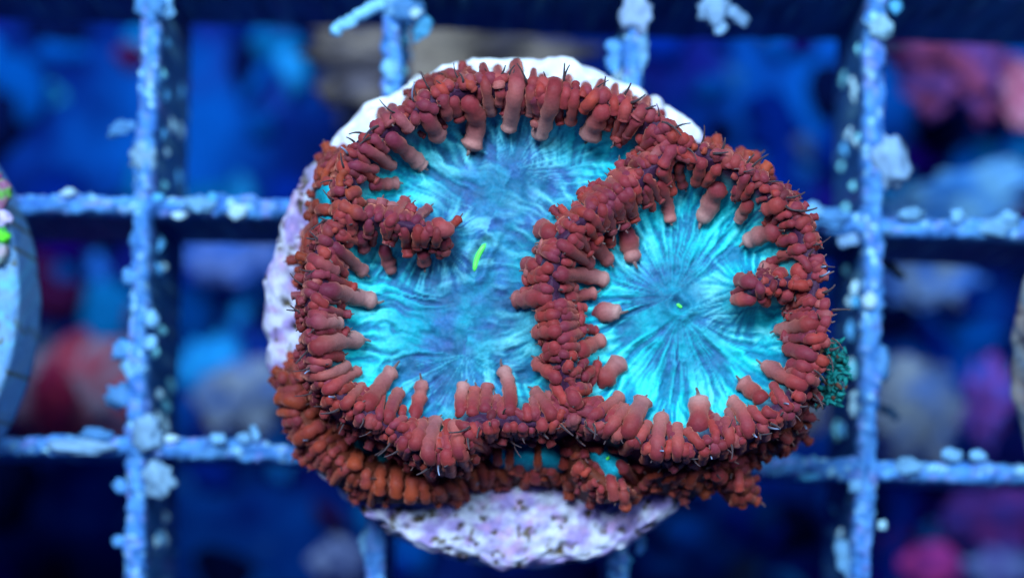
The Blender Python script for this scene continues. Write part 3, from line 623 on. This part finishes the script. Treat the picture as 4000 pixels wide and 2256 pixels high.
      (240, 830, 150, 1010, 80, -.1), (330, 870, 240, 960, 80, -.1), (260, 1130, 420, 1030, 110, -.1), (80, 480, 60, 520, 160, -.1), (60, 600, 40, 700, 120, 0), (260, 640, 280, 740, 120, 0), (1160, 1160, 1230, 1120, 60, -.2), (2100, 720, 2250, 640, 80, -.1)],
'N': [(780, 860, 800, 980, 850, 1120, 165, .1), (920, 880, 1060, 1060, 120, 0), (400, 880, 460, 1040, 100, 0), (160, 880, 240, 990, 100, -.1), (1060, 720, 1100, 850, 110, 0), (1200, 920, 1330, 880, 90, -.1), (700, 1040, 730, 1120, 90, 0)],
}
def bez(P, n):
    P = np.array(P, float); t = np.linspace(0, 1, n)[:, None]
    if len(P) == 2: return P[0] * (1 - t) + P[1] * t
    c = 2 * P[1] - .5 * P[0] - .5 * P[2]
    return P[0] * (1 - t) ** 2 + 2 * c * t * (1 - t) + P[2] * t ** 2

RED0, REDP, TIPC, ORN, PALE = col(.34, .038, .029), col(.21, .031, .048), col(.10, .09, .085), col(.36, .062, .020), col(.54, .30, .26)
placed = []           # world samples of the hand-set tentacles, with radius
def resamp(path, n):
    # rings crowd together at the two ends so that the caps stay round
    q = .5 - .5 * np.cos(np.linspace(0, math.pi, n)); t0 = np.linspace(0, 1, len(path))
    return q, np.stack([np.interp(q, t0, path[:, i]) for i in range(3)], -1)
def sausage(path, r, pale, rg, spike=True, nr=13, seg=10, lobes=None, hook=None, purple=0.0):
    """a swollen tentacle lying along path (n x 3), ending in a small pointed tip"""
    n = len(path) + 4; t, path = resamp(path, n)
    L = np.sum(np.linalg.norm(np.diff(path, axis=0), axis=1))
    e = min(.48, .9 * r / max(L, 1e-3))
    cap = np.ones(n)
    e2 = min(.5, e * 1.25)
    cap = np.where(t < e2, .50 + .50 * np.sqrt(np.clip(1 - ((e2 - t) / e2) ** 2, 0.0, 1)), cap)
    path = path.copy(); path[:, 2] -= r * 1.0 * np.clip(1 - t / (e2 * 1.3), 0, 1) ** 1.5
    e3 = e * .72
    cap = np.where(t > 1 - e3, np.sqrt(np.clip(1 - ((t - 1 + e3) / e3) ** 2, 0.06, 1)), cap)
    k = lobes if lobes is not None else max(1, L / (2.1 * r))
    ph = rg.uniform(0, 6.28)
    lob = 1 + .13 * np.sin(2 * math.pi * k * t + ph) + .06 * np.sin(2 * math.pi * k * 2.3 * t + ph * 2)
    rad = r * cap * lob
    pts = list(path); rads = list(rad); tt = list(t); sp = [0] * n
    if spike:
        d = path[-1] - path[-5]; d /= np.linalg.norm(d) + 1e-9
        side = np.cross(d, (0, 0, 1.0)); hk = hook if hook is not None else rg.uniform(-1, 1)
        sl = r * rg.uniform(.35, 1.05)
        for q, rr_ in ((.02, .20), (.3, .17), (.65, .14), (1.0, .11), (1.06, .03)):
            p = path[-1] + d * sl * q + side * hk * sl * .5 * q * q + np.array((0, 0, 1.0)) * sl * .6 * q
            pts.append(p); rads.append(r * rr_); tt.append(1); sp.append(.55 + .45 * q)
    V, F = tube_mesh(pts, rads, seg)
    ctrs = np.repeat(np.array(pts), seg, 0); so = rg.uniform(0, 90)
    f_ = 1.6 / r * .55
    jit = (fbm(V[:, 0] * f_ + so, V[:, 1] * f_ + V[:, 2] * f_ * .7, 5, 2) - .5) * .42
    jit = np.where(np.repeat(np.array(sp) > 0, seg), 0, jit)
    V = ctrs + (V - ctrs) * (1 + jit)[:, None]
    V[:, 2] = ctrs[:, 2] + (V[:, 2] - ctrs[:, 2]) * np.where(np.repeat(np.array(sp) > 0, seg), 1, .78)
    c0 = RED0 * (1 - purple) + REDP * purple
    if pale < 0: c0 = c0 * (1 + pale * 2.4) + ORN * (-pale * 2.4) if pale > -.42 else ORN * .8
    c0 = c0 * rg.uniform(.82, 1.15)
    Cv = []
    for i in range(len(pts)):
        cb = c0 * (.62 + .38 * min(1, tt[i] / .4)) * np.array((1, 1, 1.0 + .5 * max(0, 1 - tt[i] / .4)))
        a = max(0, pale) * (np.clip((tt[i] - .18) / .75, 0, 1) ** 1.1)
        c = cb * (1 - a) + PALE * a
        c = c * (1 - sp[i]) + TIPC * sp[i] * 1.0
        Cv += [c] * seg
    Cv = np.array(Cv)
    pm = np.clip((fbm(V[:, 0] * 9 + so, V[:, 1] * 9 + 3, 8, 3) - .42) * 3.2, 0, 1)[:, None] * .6
    pm = pm * (1 - .6 * np.repeat(np.array(sp), seg)[:, None]) * (1 - .5 * max(0, pale))
    Cv = Cv * (1 - pm) + np.array((.16, .026, .052)) * pm
    return V, F, Cv
def ground_path(P2, r, lift=.72, n=13):
    """photograph pixels -> a path resting on the flesh"""
    px = bez(P2, n); out = []
    for (a, c) in px:
        z = 1.1
        for _ in range(4):
            x, y = at(a, c, z); z = hz(x, y) + r * lift
        out.append((x, y, z))
    out = np.array(out)
    # keep the path smooth in height: a swollen tentacle does not follow every dent
    zz = out[:, 2].copy(); zz = np.convolve(np.pad(zz, 2, 'edge'), np.ones(5) / 5, 'valid')
    out[:, 2] = np.maximum(zz, out[:, 2] - r * .25)
    return out
rg = np.random.RandomState(11)
cnt = 0
for key, lst in T.items():
    cx, cy_, wsp = CR[key]; sc = wsp / 2576.0
    for e in lst:
        *xy, w, pale = e
        P2 = [(cx + xy[i] * sc, cy_ + xy[i + 1] * sc) for i in range(0, len(xy), 2)]
        r = w * sc * K * .9 * .5 * 1.07
        path = ground_path(P2, r)
        mid = path[len(path) // 2]
        left = 1.0 if (mid[0] < -.35 and mid[1] > 1.2) else .25
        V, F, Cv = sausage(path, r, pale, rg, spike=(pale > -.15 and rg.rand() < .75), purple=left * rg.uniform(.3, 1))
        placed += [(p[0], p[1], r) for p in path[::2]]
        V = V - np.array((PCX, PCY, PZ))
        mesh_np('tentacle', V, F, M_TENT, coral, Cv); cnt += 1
print('tentacles', cnt)

# ------------------------------------------------------------------ the crowd of small tentacles on the crests and flanks
PA = np.array(placed)
VV, FF, CC = [], [], []; nv = 0
def add(V, F, Cv):
    global nv
    VV.append(V); CC.append(Cv); FF.extend([[i + nv for i in f] for f in F]); nv += len(V)
gHy, gHx = np.gradient(HF, ST)
def grad(x, y):
    i = int(np.clip((y - y0) / ST, 0, len(gy) - 1)); j = int(np.clip((x - x0) / ST, 0, len(gx) - 1))
    return np.array((gHx[i, j], gHy[i, j])), i, j
small = []
def row(pl, side, n, inward, low=False):
    P_ = along(pl, n); Tn = np.gradient(P_, axis=0); Tn /= np.linalg.norm(Tn, axis=1)[:, None]
    for p, t_ in zip(P_, Tn):
        nrm = np.array((-t_[1], t_[0])) * side
        a = rg.normal(0, .28); ca, sa = math.cos(a), math.sin(a)
        nrm = np.array((nrm[0] * ca - nrm[1] * sa, nrm[0] * sa + nrm[1] * ca))
        r = rg.uniform(.022, .036); L = (rg.uniform(.09, .19) if not low else rg.uniform(.08, .22)) * inward; p = p + t_ * rg.normal(0, .02)
        b0 = p + nrm * rg.uniform(-.01, .03); b1 = b0 + nrm * L; mid = (b0 + b1) / 2
        if min((np.hypot(PA[:, 0] - mid[0], PA[:, 1] - mid[1]) - PA[:, 2] - r).min(), 1) < -r * (1.2 if not low else .6): continue
        path = []
        for q in np.linspace(0, 1, 11):
            w_ = b0 * (1 - q) + b1 * q; path.append((w_[0], w_[1], hz(*w_) + r * .42))
        path = np.array(path); path[:, 2] = np.maximum(path[:, 2], path[0, 2] - L * (1.2 if inward > .5 and not low else 2.6))
        V, F, Cv = sausage(path, r, (rg.uniform(-.4, -.15) if low else rg.choice([0, .1, .3, -.05])), rg, spike=rg.rand() < (.25 if low else .6), seg=9, purple=rg.uniform(0, .8))
        add(V - np.array((PCX, PCY, PZ)), F, Cv); extra.extend((w_[0], w_[1], r) for w_ in path[::2])
extra = []
def along(pl, n):
    d = np.r_[0, np.cumsum(np.hypot(*np.diff(pl, axis=0).T))]; s = np.linspace(0, d[-1], n)
    return np.stack([np.interp(s, d, pl[:, 0]), np.interp(s, d, pl[:, 1])], -1)
# the perimeter lists run clockwise for R and counter-clockwise for L
for pl, n, sides in ((Lper_w, 122, ((1, 1.0), (-1, .45))), (Rper_w, 100, ((-1, 1.0), (1, .45))), (Div_w, 62, ((1, 1.0), (-1, 1.0))), (Ln_w, 11, ((1, .8), (-1, .8)))):
    for sd, ln in sides: row(pl, sd, n, ln)
for pl, cz, hw, kd in LOW[:2] + LOW[9:10]:
    w_ = P25(pl, cz); n_ = max(4, int(np.sum(np.hypot(*np.diff(w_, axis=0).T)) / .075))
    for sd in (1, -1): row(w_, sd, n_, .8, True)
PA = np.vstack([PA, np.array(extra)])
tries = 0
while tries < 14000:
    tries += 1
    x, y = rg.uniform(x0, x1), rg.uniform(y0, y1)
    g_, i, j = grad(x, y)
    if not keep[i, j]: continue
    lk = lowk[i, j]
    if lk in (2, 3): continue
    if lk == 0 and ins[i, j] and dcr[i, j] > .11: continue
    if lk == 0 and not ins[i, j] and y > 2.0 and dper[i, j] > .06: continue
    r = rg.uniform(.015, .030)
    if lk == 1:
        if rg.rand() < .15: continue
        r *= 1.2
    dd = np.hypot(PA[:, 0] - x, PA[:, 1] - y) - PA[:, 2]
    if dd.min() < (r * .3 if lk == 1 else r * .1): continue
    if small and min(math.hypot(a - x, b_ - y) - (r + q) * (.75 if lk == 1 else .55) for a, b_, q in small) < 0: continue
    small.append((x, y, r))
    gn = np.linalg.norm(g_); d2 = -g_ / gn if gn > .05 else rg.normal(size=2)
    d2 = d2 / (np.linalg.norm(d2) + 1e-9); a = rg.normal(0, .45); ca, sa = math.cos(a), math.sin(a)
    d2 = np.array((d2[0] * ca - d2[1] * sa, d2[0] * sa + d2[1] * ca)); L = r * (rg.uniform(2.2, 4.2) if lk != 1 else rg.uniform(2.4, 4.4))
    path = np.array([(x + d2[0] * L * (q - .5), y + d2[1] * L * (q - .5), hz(x + d2[0] * L * (q - .5), y + d2[1] * L * (q - .5)) + r * .05) for q in np.linspace(0, 1, 9)])
    # steep flanks: limit the drop
    path[:, 2] = np.maximum(path[:, 2], path[0, 2] - L * 1.1)
    pal = rg.choice([0, 0, .15, -.1]) if lk == 0 else rg.uniform(-.35, -.1)
    V, F, Cv = sausage(path, r, pal, rg, spike=rg.rand() < .25, seg=8, purple=rg.uniform(.3, 1))
    Cv = Cv * rg.uniform(.55, 1.0)
    add(V - np.array((PCX, PCY, PZ)), F, Cv)
o = mesh_np('small_tentacle', np.vstack(VV), FF, M_TENT, coral, np.vstack(CC)); o['kind'] = 'stuff'
print('small', len(small))

# hair-thin tips and pale beads on the crests, the fringe over the rim
VV, FF, CC = [], [], []; nv = 0
def spike_at(x, y, z, d, L, r, c0, c1, bend):
    up = np.array((0, 0, 1.0)); side = np.cross(d, up)
    pts = [np.array((x, y, z)) + d * L * q + side * bend * L * q * q + up * L * .2 * q for q in (0, .3, .6, .85, 1.0, 1.03)]
    V, F = tube_mesh(pts, [r, r * .85, r * .65, r * .5, r * .45, r * .1], 6)
    Cv = np.array([c0 * (1 - q) + c1 * q for q in (0, .2, .5, .8, 1, 1) for _ in range(6)])
    add(V - np.array((PCX, PCY, PZ)), F, Cv)
gry, wht = col(.045, .034, .040), col(.26, .34, .52)
k = 0
while k < 60:
    x, y = rg.uniform(x0, x1), rg.uniform(y0, y1); g_, i, j = grad(x, y)
    if not keep[i, j]: continue
    if lowk[i, j] in (2, 3) and rg.rand() < .7: continue
    if ins[i, j] and lowk[i, j] == 0 and dcr[i, j] > .10: continue
    d2 = -g_ / (np.linalg.norm(g_) + 1e-6) if rg.rand() < .6 else rg.normal(size=2)
    d2 = d2 / (np.linalg.norm(d2) + 1e-9); d = np.array((d2[0], d2[1], rg.uniform(.4, 1.8))); d /= np.linalg.norm(d)
    near = PA[np.argmin(np.hypot(PA[:, 0] - x, PA[:, 1] - y))]
    z = hz(x, y) + (.05 if math.hypot(near[0] - x, near[1] - y) > near[2] else near[2] * .9)
    spike_at(x, y, z, d, rg.uniform(.025, .05), rg.uniform(.006, .010), gry * rg.uniform(.7, 1.3), wht if rg.rand() < .3 else gry * 1.2, rg.uniform(-.6, .6)); k += 1
# fringe standing out over the white upper rim and the outer edges
per = np.vstack([Lper_w[::-1], Rper_w[1:]])
def along(pl, n):
    d = np.r_[0, np.cumsum(np.hypot(*np.diff(pl, axis=0).T))]; s = np.linspace(0, d[-1], n)
    return np.stack([np.interp(s, d, pl[:, 0]), np.interp(s, d, pl[:, 1])], -1)
ctr_ = np.array((0.05, 1.65))
for rep, n in ((0, 80), (1, 30)):
    for p in along(per, n):
        d2 = p - ctr_; d2 /= np.linalg.norm(d2); a = rg.normal(0, .5); ca, sa = math.cos(a), math.sin(a)
        d2 = np.array((d2[0] * ca - d2[1] * sa, d2[0] * sa + d2[1] * ca))
        o_ = rg.uniform(.03, .10); q = p + d2 * o_
        spike_at(q[0], q[1], hz(*q) + .03, np.array((d2[0], d2[1], .25)), rg.uniform(.04, .11), rg.uniform(.005, .010), gry, gry * 1.3 if rg.rand() < .92 else wht, rg.uniform(-.7, .7))
o = mesh_np('tentacle_tip', np.vstack(VV), FF, M_TENT, coral, np.vstack(CC)); o['kind'] = 'stuff'

# mouths
m, nt, b = mat_base('mouth_green')
b.inputs['Base Color'].default_value = (.16, 1.0, .10, 1); b.inputs['Roughness'].default_value = .4
def mouth(parent, pts, r):
    P = bez([(a * U, c * U) for a, c in pts], 11); path = []
    for a, c in P:
        z = 1.05
        for _ in range(4):
            x, y = at(a, c, z); z = hz(x, y) + r * .3
        path.append((x - PCX, y - PCY, z - PZ))
    t = np.linspace(0, 1, 11); V, F = tube_mesh(path, r * np.sqrt(np.clip(1 - (2 * t - 1) ** 4, .02, 1)), 8)
    mesh_np('mouth', V, F, m, parent)
mouth(oralL, [(1222, 612), (1202, 645), (1193, 683)], .017)
mouth(oralR, [(1703, 764), (1709, 769), (1716, 773)], .010)
# the lower small polyp's green mouth
mouth(skirt, [(1532, 1148), (1529, 1152), (1525, 1156)], .010)

# green fuzz on the right flank
VV, FF, CC = [], [], []; nv = 0
fz = empty('algae_tuft', (*at(3240, 1440, .9), .85))
tag(fz, 'fuzzy teal green algae tuft on the right flank of the coral colony', 'algae')
for i in range(420):
    t = rg.rand(); bx, by = 3215 + 40 * math.sin(t * 3) + rg.normal(0, 26), 1330 + 250 * t
    z = .86 + rg.uniform(-.05, .1); x, y = at(bx, by, z)
    d = rg.normal(size=3); d[2] = abs(d[2]); d /= np.linalg.norm(d); L = rg.uniform(.02, .06); r = rg.uniform(.007, .016)
    V, F = tube_mesh([np.array((x, y, z)) + d * L * q for q in (0, .5, 1)], [r, r * .9, r * .3], 6)
    add(V - np.array(fz.location), F, np.array([rg.choice([0, 1, 2], p=[.6, .25, .15])] * len(V))[:, None] * 0 + [(.015, .26, .24), (.02, .16, .14), (.16, .06, .04)][rg.choice(3, p=[.6, .25, .15])])
o = mesh_np('frond', np.vstack(VV), FF, M_FLESH, fz, np.vstack(CC)); o['kind'] = 'stuff'
